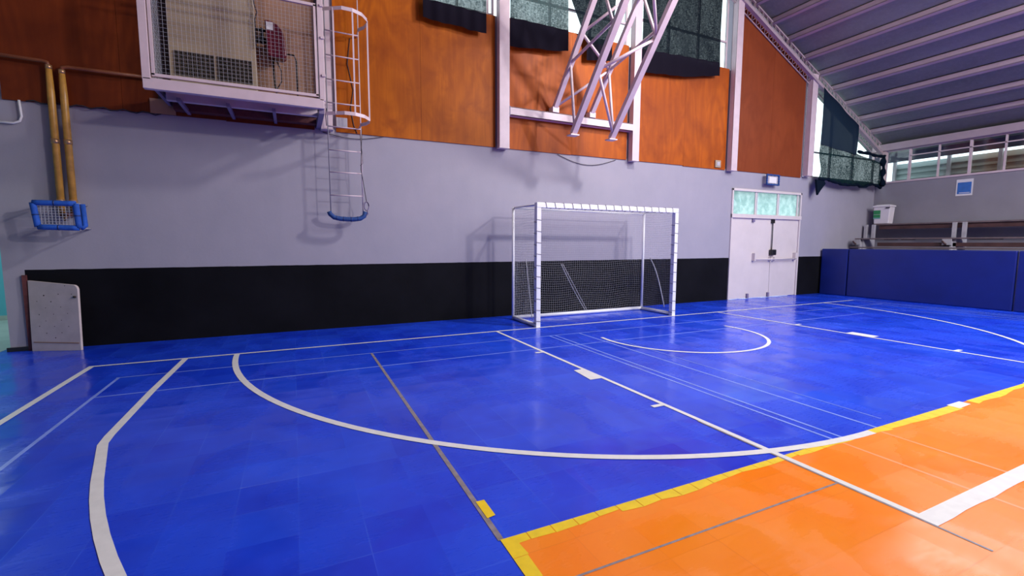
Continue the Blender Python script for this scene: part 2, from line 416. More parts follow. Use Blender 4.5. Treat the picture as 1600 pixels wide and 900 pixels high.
g.prism_z([(-9, YW+.2), (-3.40, YW+.2), (-3.40, 11.8), (-9, 11.8)], -.1, -.002, M_PALE)
struct(g, 'floor_side_room')
# ------------------------------------------------------------------ walls
w1 = MB()
TH = .2
w1.box((-3.40, YW, 0), (9.93, YW+TH, 3.25), M_WALL)
w1.box((9.93, YW, 2.78), (12.58, YW+TH, 3.25), M_WALL)
w1.box((12.58, YW, 0), (XR+.2, YW+TH, 3.25), M_WALL)
w1.prism_y([(-3.40, 3.25), (2.12, 3.25), (2.12, 7.9), (-3.40, 5.25)], YW+.02, YW+TH, M_WALL)
w1.box((2.12, YW+.02, 3.25), (9.73, YW+TH, 5.58), M_WALL)
w1.prism_y([(9.73, 3.25), (12.62, 3.25), (12.62, roofz(12.62)), (9.73, roofz(9.73))], YW+.02, YW+TH, M_WALL)
struct(w1, 'wall_end')
w2 = MB()
w2.box((XR, -14, 0), (XR+.2, YW, 3.24), M_WALLR)
struct(w2, 'wall_right')
w3 = MB().box((-3.75, -14, 0), (-3.55, 3.0, 5.1), M_WALLR); struct(w3, 'wall_left')
w4 = MB().prism_y([(-3.75, 0), (XR+.2, 0), (XR+.2, 4.3), (RIDGE, 9.5), (-3.75, 5.1)], -14.2, -14, M_WALLR); struct(w4, 'wall_back')
w5 = MB().box((-9, 11.6, 0), (-3.2, 11.8, 3.5), M_CYAN)
w5.box((-9, 11.56, 0), (-3.2, 11.6, .08), M_PALE)
w5.box((-3.2, YW+.2, 0), (-3.0, 11.8, 3.5), M_CYAN); w5.box((-9.2, -14, 0), (-9, 11.8, 3.5), M_CYAN)
struct(w5, 'wall_side_room')
c2 = MB().box((-9.2, YW+.2, 3.5), (-3.0, 11.8, 3.6), M_PALE)
c2.box((-9.2, -14, 3.5), (-3.75, YW+.2, 3.6), M_PALE); struct(c2, 'ceiling_side_room')
r = MB()
zr = roofz(RIDGE); xe = XR+.6
def rz(x): return roofz(x)+.02
r.prism_y([(RIDGE, rz(RIDGE)), (xe, rz(xe)), (xe, rz(xe)+.08), (RIDGE, rz(RIDGE)+.08)], -14.2, 8.6, M_ROOF)
xl = -3.8; zl_ = rz(RIDGE)-.484*(RIDGE-xl)
r.prism_y([(xl, zl_), (RIDGE, rz(RIDGE)), (RIDGE, rz(RIDGE)+.08), (xl, zl_+.08)], -14.2, 8.6, M_ROOF)
struct(r, 'ceiling')
# side gutter wall above left opening
w6 = MB().box((-3.75, 3.0, 3.45), (-3.55, YW+.2, 5.1), M_WALLR); struct(w6, 'wall_left_upper')

# ------------------------------------------------------------------ plywood cladding
ply = [(-3.23, .38, 0, 'dark umber plywood bay, behind the yellow pipes and the mesh cage at far left'),
       (.70, 3.50, 1, 'amber plywood bay beside the caged ladder, left of the first tall white column'),
       (3.76, 6.58, 2, 'orange plywood bay behind the lattice arm and above the goal'),
       (6.86, 9.60, 2, 'orange plywood bay between lattice arm and the column left of the doors'),
       (9.90, 12.50, 3, 'reddish plywood bay with sloping top above the double doors')]
for i, (a, b, k, lab) in enumerate(ply):
    m = MB(); n = max(1, round((b-a)/1.22)); W_ = WOODS[k]
    for j in range(n):
        x0 = a+(b-a)*j/n; x1 = a+(b-a)*(j+1)/n-.003
        zt0 = zt1 = 5.58
        if i == 0: zt0, zt1 = min(6.2, 9.40-.484*(RIDGE-x0)), min(6.2, 9.40-.484*(RIDGE-x1))
        if i == 1 and x0 < 2.1: x1 = min(x1, 2.12) if j == 0 else x1; zt0 = zt1 = (6.5 if x1 <= 2.13 else 5.56)
        if i == 4: zt0, zt1 = roofz(x0)-.30, roofz(x1)-.30
        zb = 3.215+random.uniform(-.008, .008)
        m.prism_y([(x0, zb), (x1, zb+random.uniform(-.006, .006)), (x1, zt1), (x0, zt0)], YW-.022, YW-.002, W_)
    m.build('plywood_cladding', label='varnished '+lab, cat='wall panel', group='plywood wall cladding')
m = MB().box((.70, YW-.022, 5.0), (2.12, YW-.004, 6.6), WOODS[0])

# ------------------------------------------------------------------ windows
def window(name, x0, x1, z0, z1, yy, mull_x, mull_z, topfn=None, framemat=M_WHITE):
    root = MB(); t = .035
    zt = (lambda x: z1) if topfn is None else topfn
    root.prism_y([(x0, z0), (x1, z0), (x1, z0+t), (x0, z0+t)], yy-.03, yy+.03, framemat)
    root.prism_y([(x0, zt(x0)-t), (x1, zt(x1)-t), (x1, zt(x1)), (x0, zt(x0))], yy-.03, yy+.03, framemat)
    for x in [x0+t/2, x1-t/2]+list(mull_x):
        if zt(x)-z0 > .05: root.prism_y([(x-t/2, z0), (x+t/2, z0), (x+t/2, zt(x)), (x-t/2, zt(x))], yy-.028, yy+.028, framemat)
    for z in mull_z:
        xx = x1
        if topfn and zt(x1) < z: xx = x0+(x1-x0)*(zt(x0)-z)/(zt(x0)-zt(x1))
        root.box((x0, yy-.025, z-t/2), (xx, yy+.025, z+t/2), framemat)
    o = root.build(name, kind='structure')
    g = MB(); g.prism_y([(x0+t, z0+t), (x1-t, z0+t), (x1-t, zt(x1-t)-t), (x0+t, zt(x0+t)-t)], yy-.003, yy+.003, M_GLASS)
    g.build('pane', o)
    return o
window('window_1', 2.12, 3.50, 5.585, 7.6, YW+.08, (2.8, 3.38), (6.3,))
window('window_2', 3.76, 6.58, 5.585, 7.9, YW+.08, (4.7, 5.64), (6.05, 6.9))
window('window_3', 6.86, 9.58, 5.585, 7.4, YW+.08, (7.75, 8.65), (6.22,), topfn=lambda x: min(8.2, roofz(x)-.05))
window('window_4', 12.84, XR-.02, 3.26, 5.9, YW+.08, (13.9, 15.0), (3.95,), topfn=lambda x: max(3.3, roofz(x)-.1))

# right wall band window (runs along y)
z0, z1 = 3.24, 4.16
wr = MB(); t = .04
wr.box((XR-.02, -14, z0-.02), (XR+.10, YW-.28, z0+.03), M_WHITE)
wr.box((XR, -14, z1-.02), (XR+.08, YW-.05, z1+.02), M_WHITE)
for y in [YW-.1, YW-.24] + [7.32-k*.66 for k in range(32)]:
    wd = .05 if (y > 7.2 or round((7.32-y)/.66) % 2 == 0) else .03
    wr.box((XR, y-wd/2, z0), (XR+.07, y+wd/2, z1), M_WHITE)
wr.box((XR, -14, 3.94), (XR+.04, 7.32, 3.965), M_WHITE)
wo = wr.build('window_5', kind='structure')
MB().box((XR+.045, -14, z0), (XR+.051, YW-.1, z1), M_GLASS).build('pane', wo)
eb = MB().box((XR-.10, -14, 4.17), (XR+.12, YW+.1, 4.37), M_PURLIN)
eb.box((XR-.04, -14, 4.15), (XR+.1, YW+.1, 4.19), M_PURLIN)
eb.build('trim_1', kind='structure', bevel=.01)
MB().box((XR-.05, YW-.26, 3.2), (XR+.02, YW-.12, 4.2), M_WHITE).build('trim_2', kind='structure')

# outside: neighbour's siding, overhang, paving
s = MB()
nz = 26
prof = [(0, 0)]
for k in range(24):
    z = k*.165
    s.prism_z([(17.6+.0, -14), (17.6+.0, 8.42), (17.72, 8.42), (17.72, -14)], z, z+.02, M_SIDE)
    s.add([(17.6, -14, z), (17.6, 8.42, z), (17.66, 8.42, z+.165), (17.66, -14, z+.165)], [(0, 1, 2, 3)], M_SIDE)
for y in (8.36, 7.0, 5.9, 4.6): s.box((17.52, y-.04, 0), (17.6, y+.04, 4.3), M_CONC)
s.build('neighbour_fence', label='pale slatted neighbouring fence seen outside through the right-hand window band', cat='fence')
so = MB().prism_y([(XR+.62, 4.08), (17.4, 4.0), (17.4, 4.14), (XR+.62, 4.3)], -14, 8.7, M_SOFFIT)
so.box((XR+.15, -14, 4.24), (XR+.62, 8.7, 4.3), M_SOFFIT)
so.build('trim_3', kind='structure')
MB().prism_z([(-30, YW+.45), (50, YW+.45), (50, 40), (-30, 40)], -.3, -.12, M_GRAVEL).build('ground', kind='structure')
MB().prism_z([(XR+.25, -30), (50, -30), (50, YW+.45), (XR+.25, YW+.45)], -.3, -.12, M_GRAVEL).build('ground_side', kind='structure')

# ------------------------------------------------------------------ columns
cols = [(.555, .17, 3.22, 6.6, 'white steel column beside the caged ladder, at the right edge of the mesh cage'),
        (3.625, .20, 3.20, 8.2, 'tall white steel column at the left end of the horizontal channel'),
        (6.71, .18, 3.20, 8.2, 'white steel column behind the lattice arm, at the right end of the channel'),
        (9.74, .20, 3.20, roofz(9.74)-.1, 'white steel column just left above the double doors, with an outlet beside it'),
        (12.67, .22, 3.26, roofz(12.67)-.22, 'short white steel column between the reddish plywood and corner window')]
for x, wd, zb, zt, lab in cols:
    m = MB().box((x-wd/2, YW-.16, zb), (x-wd/2+.012, YW-.02, zt), M_WHITE)
    m.box((x+wd/2-.012, YW-.16, zb), (x+wd/2, YW-.02, zt), M_WHITE)
    m.box((x-wd/2, YW-.165, zb), (x+wd/2, YW-.153, zt), M_WHITE)
    m.box((x-wd/2, YW-.03, zb), (x+wd/2, YW-.023, zt), M_WHITE)
    c = thing('steel_column', (x, YW-.1, zb), lab, 'column', 'steel columns on the end wall')
    m.build('column_shaft', c)
    MB().box((x-wd/2-.004, YW-.168, zb-.012), (x+wd/2+.004, YW-.022, zb+.004), M_WHITE).build('base_plate', c)

# ------------------------------------------------------------------ roof truss and purlins
tr = thing('roof_truss', (12.8, 8.0, 5.6), 'white steel lattice rafter climbing along the right gable slope', 'roof truss')
def tl(x, d): return roofz(x)-d
xa, xb = 6.2, 16.0
MB().bar((xa, 8.04, tl(xa, .10)), (xb, 8.04, tl(xb, .10)), .05, .035, M_PURLIN).build('top_chord', tr)
MB().bar((xa, 7.99, tl(xa, .385)), (xb, 7.99, tl(xb, .385)), .09, .075, M_PURLIN).build('bottom_chord', tr)
MB().bar((xa, 8.10, tl(xa, .50)), (xb, 8.10, tl(xb, .50)), .022, .022, M_PURLIN).build('rear_chord', tr)
lat = MB(); lat2 = MB(); n = 62
for k in range(n):
    x0 = xa+(xb-xa)*k/n; x1 = xa+(xb-xa)*(k+1)/n; xm = (x0+x1)/2
    lat.tube([(x0, 8.03, tl(x0, .385)), (xm, 8.03, tl(xm, .10))], .008, M_PURLIN, 5); lat.tube([(xm, 8.03, tl(xm, .10)), (x1, 8.03, tl(x1, .385))], .008, M_PURLIN, 5)
    lat2.tube([(x0, 8.02, tl(x0, .40)), (xm, 8.09, tl(xm, .50))], .006, M_PURLIN, 4); lat2.tube([(xm, 8.09, tl(xm, .50)), (x1, 8.02, tl(x1, .40))], .006, M_PURLIN, 4)
lat.build('lacing', tr); lat2.build('rear_lacing', tr)

ordn = ['first', 'second', 'third', 'fourth', 'fifth', 'sixth', 'seventh', 'eighth', 'ninth', 'tenth', 'eleventh', 'twelfth', 'thirteenth']
px = [15.46, 14.84, 14.15, 13.50, 12.89, 12.24, 11.56, 10.93, 10.29, 9.65, 9.0]
for i, x in enumerate(px):
    z = roofz(x)
    m = MB(); sl = -.484
    def q(dx, dz): return (x+dx, z+dz+sl*dx)
    m.prism_y([q(-.03, -.12), q(-.018, -.12), q(-.018, 0), q(-.03, 0)], -13.9, 8.08, M_PURLIN)
    m.prism_y([q(-.03, -.125), q(.035, -.125), q(.035, -.11), q(-.03, -.11)], -13.9, 8.08, M_PURLIN)
    m.prism_y([q(-.03, -.012), q(.035, -.012), q(.035, 0), q(-.03, 0)], -13.9, 8.08, M_PURLIN)
    m.build('roof_purlin', label='pale steel roof purlin, %s one counted up from the right eave' % ordn[i], cat='purlin', group='roof purlins')

# ------------------------------------------------------------------ goal
gt = thing('futsal_goal', (5.22, 7.25, 0), 'white box-shaped futsal goal with a white net, standing before the black wall strip', 'goal')
xl_, xr_, yf, yb, GH = 3.71, 6.76, 6.83, 7.72, 2.10
for x in (xl_, xr_): MB().box((x-.042, yf-.045, 0), (x+.042, yf+.045, GH-.087), M_POST).build('post', gt, bevel=.006)
MB().box((xl_-.042, yf-.045, GH-.085), (xr_+.042, yf+.045, GH+.003), M_POST).build('crossbar', gt, bevel=.008)
for x in (xl_-.03, xr_): MB().tube([(x, yb, 0), (x, yb, GH-.02)], .025, M_POST, 10).build('rear_post', gt)
MB().tube([(xl_-.03, yb, GH-.03), (xr_, yb, GH-.06)], .018, M_POST, 8).build('rear_top_bar', gt)
for x in (xl_-.015, xr_):
    MB().tube([(x, yf, GH-.03), (x, yb, GH-.03)], .018, M_POST, 8).build('top_side_bar', gt)
    MB().tube([(x, yf+.03, .035), (x-.01, yb, .035)], .034, M_POST, 10).build('ground_side_bar', gt)
MB().tube([(xl_-.03, yb, .035), (xr_, yb, .035)], .036, M_POST, 10).build('ground_back_bar', gt)
net = MB(); R_ = .0012; cell = .046
def netsheet(fn, lu, lv):
    nu, nv = int(lu/cell), int(lv/cell)
    for i in range(nu+1):
        net.tube([fn(i/nu, j/16) for j in range(17)], R_, M_NET, 3, smooth=False)
    for j in range(nv+1):
        net.tube([fn(i/24, j/nv) for i in range(25)], R_, M_NET, 3, smooth=False)
def fback(u, v):
    sg = math.sin(math.pi*v)*.10*(1-.4*math.sin(6*u+1)) + .03*math.sin(9*u+5*v)*math.sin(math.pi*v)
    return (xl_+(xr_-xl_)*u+.03*math.sin(7*v+3*u), yb+.02+sg*.5, .06+(GH-.1)*v-.04*math.sin(math.pi*u)*v+.02*math.sin(5*u*math.pi)*(1-v))
netsheet(fback, 3.05, 2.05)
for s_, xx in ((-1, xl_), (1, xr_)):
    def fs(u, v, xx=xx, s_=s_):
        return (xx+s_*(.04*math.sin(math.pi*u)*math.sin(math.pi*v)+.02*math.sin(8*u+6*v)*math.sin(math.pi*u)), yf+.03+(yb-yf)*u, .06+(GH-.1)*v-.02*math.sin(math.pi*u))
    netsheet(fs, .9, 2.05)
def ft(u, v): return (xl_+(xr_-xl_)*u, yf+.03+(yb-yf)*v, GH-.04-.05*math.sin(math.pi*v)*(1+.3*math.sin(11*u)))
netsheet(ft, 3.05, .9)
net.build('net', gt)
MB().tube([(4.75+.62*t, yb+.05+.04*math.sin(t*3), 1.02-1.0*t) for t in [k/10 for k in range(11)]], .008, M_NET, 5).build('net_seam_rope', gt)
MB().tube([(4.80+.62*t, yb+.07, 1.02-1.0*t) for t in [k/10 for k in range(11)]], .006, M_NET, 5).build('net_seam_rope', gt)
MB().tube([(xr_+.02-.0*t, yb-.2-.45*t, 1.12-1.0*t+.15*math.sin(t*3)) for t in [k/10 for k in range(11)]], .012, M_NET, 5).build('net_seam_rope', gt)
MB().tube([(xl_-.02, yb-.5-.25*t, 1.15-1.05*t) for t in [k/10 for k in range(11)]], .007, M_NET, 5).build('net_seam_rope', gt)
lc = MB()
def lace_box(p0, axis, L, hw, step):
    for k in range(int(L/step)):
        t0 = k*step+.06; P = []
        for q_, (a, b) in enumerate(((-1, -1), (1, -1), (1, 1), (-1, 1), (-1, -1))):
            t = t0+step*q_/4*(.5 if axis == 'x' else -.25)
            P.append((p0[0]+t, p0[1]+a*hw, p0[2]+b*hw) if axis == 'x' else (p0[0]+a*hw, p0[1]+b*hw, p0[2]+t))
        lc = MB()
        for a, b in zip(P, P[1:]): lc.bar(a, b, .007, .007, M_LACE)
        lc.build('lacing_wrap', gt)
lace_box((xl_, yf, GH-.041), 'x', xr_-xl_, .047, .175)
for x in (xl_, xr_): lace_box((x, yf, .05), 'z', GH-.15, .047, .19)

# ------------------------------------------------------------------ double door
dr = MB()
dr.box((9.90, YW-.03, 0), (9.95, YW+.06, 2.80), M_DOOR); dr.box((12.56, YW-.03, 0), (12.61, YW+.06, 2.80), M_DOOR)
dr.box((9.90, YW-.03, 2.74), (12.61, YW+.06, 2.80), M_DOOR); dr.box((9.90, YW-.05, 2.07), (12.61, YW+.06, 2.17), M_DOOR)
d = dr.build('door_1', kind='structure', bevel=.006)
for a, b in ((9.95, 11.47), (11.48, 12.56)):
    lf = MB().box((a, YW+.00, .01), (b-.004, YW+.045, 2.07), M_DOOR).build('door_leaf', d, bevel=.004)
pb = MB()
pb.tube([(10.78, YW-.09, 1.02), (12.42, YW-.09, 1.02)], .018, M_DOOR, 8)
for x in (10.78, 11.42, 11.56, 12.42): pb.box((x-.03, YW-.09, .98), (x+.03, YW, 1.18 if x in (10.78, 12.42) else 1.06), M_DOOR)
pb.build('panic_bar', d)
MB().box((11.40, YW-.10, 1.12), (11.58, YW, 1.27), M_BLACK).build('lock_box', d, bevel=.02, label='black lock box')
MB().tube([(11.47, YW-.03, 1.15), (11.47, YW-.03, 2.03)], .012, M_BLACK, 6).build('latch_rod', d, label='black vertical latch rod')
MB().box((11.42, YW-.05, 1.96), (11.52, YW, 2.06), M_BLACK).build('latch_keeper', d)
for x in (10.62, 11.42): MB().box((x-.03, YW-.045, .01), (x+.03, YW, .13), M_DARKST).build('floor_bolt', d)
MB().box((10.68, YW-.04, 1.98), (10.76, YW, 2.06), M_DARKST).build('door_hinge', d)
tw = MB()
for x in (10.80, 11.66, 12.48): tw.box((x-.025, YW+.0, 2.17), (x+.025, YW+.05, 2.74), M_DOOR)
for x in (10.86, 11.72): tw.box((x, YW+.01, 2.17), (x+.02, YW+.04, 2.74), M_POST)
two = tw.build('window_6', kind='structure')
for a, b in ((9.95, 10.78), (10.82, 11.64), (11.68, 12.56)):
    MB().box((a, YW+.022, 2.17), (b, YW+.028, 2.74), M_FROST).build('pane', two)

# flood lamp in blue padding above the door
fl = thing('flood_lamp', (11.25, YW-.1, 2.92), 'small square lamp in a blue padded frame above the double doors', 'lamp')
MB().box((11.04, YW-.12, 2.96), (11.42, YW, 3.16), M_CONC).build('lamp_body', fl, bevel=.01)
MB().box((11.09, YW-.13, 2.98), (11.37, YW-.12, 3.13), M_PAPER).build('lamp_lens', fl)
pf = MB()
for a, b in (((10.98, 3.18), (11.48, 3.18)), ((10.98, 2.94), (11.48, 2.94)), ((11.0, 2.94), (11.0, 3.18)), ((11.46, 2.94), (11.46, 3.18))):
    pts = [(a[0]+(b[0]-a[0])*t/8, YW-.13, a[1]+(b[1]-a[1])*t/8) for t in range(9)]
    pf.tube(pts, [.026 if k % 2 else .018 for k in range(9)], M_FOAMD, 8)
pf.build('padded_frame', fl, label='dark blue padding wrapped around the lamp')

# ------------------------------------------------------------------ padded barrier
pd = [((13.60, 8.10), (13.62, 7.42)), ((13.62, 7.40), (13.72, 4.2)), ((13.72, 4.18), (13.82, 1.0)), ((13.82, .98), (13.90, -2.2))]
labs = ['short royal blue padded barrier end next to the corner, beside the black wall strip',
        'long royal blue padded barrier in front of the bleacher, with a small white speck',
        'royal blue padded barrier further along at the right picture edge', None]
for i, ((ax, ay), (bx, by)) in enumerate(pd):
    if i == 3: continue
    m = MB(); t = .07
    m.prism_z([(ax, ay), (bx, by), (bx+.10, by), (ax+.10, ay)], .0, 1.285, M_PAD)
    o = m.build('padded_barrier', bevel=.022, label=labs[i], cat='wall pad', group='blue padded barriers')
MB().prism_z([(13.70, 8.10), (13.72, 7.42), (13.76, 7.42), (13.74, 8.10)], 1.286, 1.30, M_BENCHG)

# ------------------------------------------------------------------ bleacher
bl = thing('bleacher', (15.0, 2, 0), 'brown plank bleacher with pale supports behind the blue barrier', 'bleacher')
def plank(nm, x0, x1, z0, z1, m, y0=-6, y1=8.0, lab=None): MB().box((x0, y0, z0), (x1, y1, z1), m).build(nm, bl, bevel=.006, label=lab)
plank('seat_plank', 15.66, 15.95, 1.97, 2.01, M_BENCHG, y1=7.9)
plank('riser_board', 15.70, 15.74, 1.85, 1.97, M_BENCH, y1=7.75)
plank('seat_plank', 14.88, 15.2, 1.55, 1.585, M_BENCHG, y1=7.95)
plank('seat_plank', 14.28, 14.55, 1.31, 1.34, M_BENCHG, y1=7.75)
plank('riser_board', 14.95, 14.98, 1.36, 1.46, M_BENCH, y1=7.4)
for y in (8.04, 5.98, 3.9, 1.8, -.3):
    for dy in (-.0, -.20):
        MB().box((15.55, y+dy-.035, 1.58), (15.64, y+dy+.035, 1.99), M_CONC).build('support_post', bl)
    MB().box((14.95, y-.30, 0), (15.5, y-.20, 1.55), M_CONC).build('support_frame', bl)
    m = MB().box((14.86, y-.24, 1.40), (14.90, y-.06, 1.55), M_CONC)
    m.box((14.9, y-.24, 0), (15.3, y-.2, 1.5), M_CONC); m.tube([(14.85, y-.15, 1.41), (14.85, y-.06, 1.50)], .02, M_BENCH, 6)
    m.build('support_block', bl)
for k, y in enumerate((7.1, 6.7, 5.3, 5.0, 3.6, 2.9, 1.2)):
    MB().box((14.9, y-.12, 1.535), (15.1, y+.12, 1.552), M_BENCH).build('cleat', bl)
# bin on the bleacher
bn = thing('waste_bin', (15.86, 7.70, 2.01), 'white plastic bin with green label standing on the top bleacher row', 'bin')
m = MB(); X_, Y_ = 15.82, 7.72
def ringp(hx, hy, z): return [(X_-hx, Y_-hy, z), (X_+hx, Y_-hy, z), (X_+hx, Y_+hy, z), (X_-hx, Y_+hy, z)]
vs = ringp(.12, .19, 2.012)+ringp(.14, .215, 2.50); m.add(vs, [(0, 3, 2, 1), (4, 5, 6, 7), (0, 1, 5, 4), (1, 2, 6, 5), (2, 3, 7, 6), (3, 0, 4, 7)], M_BIN)
m.build('bin_body', bn, bevel=.02)
m = MB(); vs = ringp(.155, .235, 2.50)+ringp(.15, .23, 2.545)+ringp(.09, .15, 2.575)
m.add(vs, [(0, 3, 2, 1), (8, 9, 10, 11)]+[(a+i, a+(i+1) % 4, a+4+(i+1) % 4, a+4+i) for a in (0, 4) for i in range(4)], M_BIN)
m.build('bin_lid', bn, bevel=.01)
m = MB(); xf = lambda z: X_-.12-.02*(z-2.012)/.488-.004
def lab_(y0, y1, z0, z1, mt): m.add([(xf(z0), y0, z0), (xf(z0), y1, z0), (xf(z1), y1, z1), (xf(z1), y0, z1)], [(0, 1, 2, 3)], mt)
lab_(7.74, 7.92, 2.16, 2.41, M_GREEN); m.build('label_sticker', bn, label='green label')
m = MB(); xf = lambda z: X_-.12-.02*(z-2.012)/.488-.006
lab_(7.74, 7.92, 2.285, 2.292, M_PAPER); m.build('label_band', bn); m = MB(); lab_(7.74, 7.92, 2.165, 2.195, M_TEALP); m.build('label_band', bn)
MB().box((X_-.17, 7.50, 2.46), (X_-.155, 7.60, 2.485), M_BLACK).build('bin_handle', bn, label='dark handle')
# poster on right wall
po = MB().box((XR-.008, 5.88, 2.70), (XR-.002, 6.22, 3.13), M_PAPER).build('poster', label='blue and white poster fixed on the right wall under the windows', cat='poster')
MB().box((XR-.011, 5.91, 2.75), (XR-.008, 6.19, 3.05), M_POSTER).build('printed_panel', po)
MB().box((XR-.013, 5.93, 2.77), (XR-.011, 6.15, 2.785), M_PAPER).build('text_strip', po)

# ------------------------------------------------------------------ shade cloths
def cloth(label, corners, hemz, mat, yb_=8.0, fold=.012, nf=9, name='shade_cloth', seed=0, wav=.008):
    # corners: x0,x1 ; ztop ; zbottom function ; hemz(x)
    x0, x1, zt, zb = corners
    rt = thing(name, ((x0(0)+x1(0))/2 if callable(x0) else (x0+x1)/2, yb_, zb(.5)), label, 'shade cloth', 'shade cloths over the end windows')
    def yy(u, v): return yb_-fold*(math.sin(nf*2*math.pi*u+seed)+.5*math.sin(nf*4.3*u+seed*2+2*v))-.01*math.sin(5*v+3*u)
    def up(u, v):
        x = x0(v) + (x1(v)-x0(v))*u if callable(x0) else x0+(x1-x0)*u
        return (x, yy(u, v), hemz(u)+(zt-hemz(u))*v)
    def dn(u, v):
        x = x0(0) + (x1(0)-x0(0))*u if callable(x0) else x0+(x1-x0)*u
        return (x, yy(u, 0)-.004, zb(u)+wav*math.sin(13*u+seed)+(hemz(u)+.02-zb(u)-wav*math.sin(13*u+seed))*v)
    MB().sheet(up, 80, 24, mat).build('cloth_panel', rt)
    MB().sheet(dn, 80, 6, M_HEM).build('hem', rt, label='black double hem')
    return rt
cloth('pale shade cloth with black hem, leftmost over the windows, left of the first tall column',
      (2.12, 3.27, 7.4, lambda u: 5.20-.05*u), lambda u: 5.49-.02*u, M_CL_L, seed=1, fold=.010, nf=5)
cloth('pale shade cloth with black hem right of the first tall column, above the channel',
      (3.74, 4.985, 7.6, lambda u: 5.02+.11*u+.05*max(0, u-.85)*6*.3), lambda u: 5.51, M_CL_L, seed=2, fold=.007, nf=4)
cloth('dark gathered shade cloth hanging behind the lattice arm',
      ((lambda v: 5.42-.42*min(1, v*3)), (lambda v: 6.04+.10*min(1, v*2)), 7.8, lambda u: 5.06+.06*u), lambda u: 5.38, M_CL_D, seed=3, nf=4)
cloth('wide dark shade cloth with black hem, right of the lattice arm',
      (6.82, 9.13, 7.35, lambda u: 5.06+.26*u*u), lambda u: 5.49+.09*u, M_CL_D, seed=4, fold=.012, nf=6)
# corner cloth (triangular) with upper double layer
rt = thing('shade_cloth', (14.2, 7.9, 3.1), 'triangular green-black shade cloth sagging over the right corner window', 'shade cloth', 'shade cloths over the end windows')
def tri(u, v):
    x = 12.93+u*3.01; top = roofz(x)-.50
    if x > 14.5: top = min(top, 4.62-.55*(x-14.5)/1.4*1.0)
    bot = 3.13+.05*math.sin(9*u+1)-.10*math.exp(-((u-.69)/.09)**2)
    return (x+.03*math.sin(6*v), 7.93-.02*math.sin(14*u+2*v)-.04*math.sin(5*u+6*v)*(1-v), bot+(max(top, bot+.1)-bot)*v)
def tri_lo(u, v):
    x = 12.93+u*3.01; p = tri(u, v); b = tri(u, 0)[2]
    hz = 4.10-.08*u*3
    return (p[0], p[1], b+(min(hz if x < 14.62 else 4.0-.15*(x-14.6), roofz(x)-.4)-b)*v)
MB().sheet(tri_lo, 70, 30, M_CL_T).build('cloth_panel', rt)
def tri_hi(u, v):
    x = 12.91+u*1.69; lo_ = 4.08-.08*u*1.8; top = roofz(x)-.42
    x += .10*v*(1-u)*0
    return (x, 7.91-.012*math.sin(12*u+3*v), lo_+(top-lo_)*v)
MB().sheet(tri_hi, 50, 20, M_CL_N).build('upper_layer', rt, label='navy double layer')
hm = MB()
hm.tube([(12.94+2.99*t/40, 7.90+.02*math.sin(t), 3.13+.05*math.sin(9*t/40+1)-.10*math.exp(-((t/40-.69)/.09)**2)+.012*math.sin(t*1.7)) for t in range(41)],
        [.025+.02*abs(math.sin(t*.9)) for t in range(41)], M_CL_N, 7)
hm.tube([(15.92+.03*math.sin(t), 7.88, 3.14+.9*t/14) for t in range(15)], [.06+.03*math.sin(t*1.3) for t in range(15)], M_CL_N, 8)
hm.tube([(14.62+1.3*t/12, 7.88, 4.04-.012*math.sin(t)-.06*t/12) for t in range(13)], [.04+.012*math.sin(t*1.9) for t in range(13)], M_CL_N, 7)
hm.build('gathered_edge', rt)
fg = MB().add([(12.86, 7.92, 3.16), (13.18, 7.90, 3.14), (13.24, 7.90, 3.06), (13.0, 7.88, 2.86), (12.90, 7.88, 2.74), (12.88, 7.88, 2.80),
               (12.86, 7.97, 3.16), (13.18, 7.95, 3.14), (13.24, 7.95, 3.06), (13.0, 7.93, 2.86), (12.90, 7.93, 2.74), (12.88, 7.93, 2.80)],
              [(0, 1, 2, 3, 4, 5), (11, 10, 9, 8, 7, 6)]+[(i, i+6, (i+1) % 6+6, (i+1) % 6) for i in range(6)], M_CL_N)
fg.build('hanging_flap', rt)

# ------------------------------------------------------------------ lattice arm
la = thing('lattice_arm', (5.14, 8.05, 3.5), 'white steel lattice arm rising from the wall channel towards the roof', 'steel frame')
xL, xR2 = 4.71, 5.57
RB = Vector((0, 8.03, 4.02)); RT = Vector((0, 8.03-1.27*1.55, 4.02+1.47*1.55))
FB = Vector((0, 7.34, 3.42)); FT = Vector((0, 7.34-1.40*1.75, 3.42+1.69*1.75))
def P_(base, top, t, x): v = base.lerp(top, t); return (x, v.y, v.z)
def rl(t, x): return P_(RB, RT, t, x)
def flc(t, x): return P_(FB, FT, t, x)
for x in (xL, xR2):
    MB().bar(rl(0, x), rl(1, x), .08, .09, M_WHITE, up=(1, 0, 0)).build('rear_chord', la)
    MB().bar(flc(0, x), flc(1, x), .085, .105, M_WHITE, up=(1, 0, 0)).build('front_chord', la)
    MB().box((x-.09, 7.27, 3.385), (x+.09, 7.42, 3.405), M_WHITE).build('foot_plate', la)
    MB().box((x-.07, 7.96, 3.957), (x+.07, 8.12, 4.06), M_WHITE).build('hinge_bracket', la)
br = []
# front face zigzag, rear face zigzag, side zigzags
zf = [0.02, .30, .47, .78, .97]
for k in range(4):
    a, b = (xL, xR2) if k % 2 else (xR2, xL)
    br.append((flc(zf[k], a), flc(zf[k+1], b)))
    br.append((rl(zf[k]+.0, b), rl(zf[k+1], a)))
for x in (xL, xR2):
    for k in range(4):
        if k % 2 == 0: br.append((flc(zf[k], x), rl(zf[k]+.27, x)))
        else: br.append((rl(zf[k], x), flc(zf[k]+.22, x)))
for a, b in br: MB().tube([a, b], .026, M_WHITE, 8).build('brace', la)
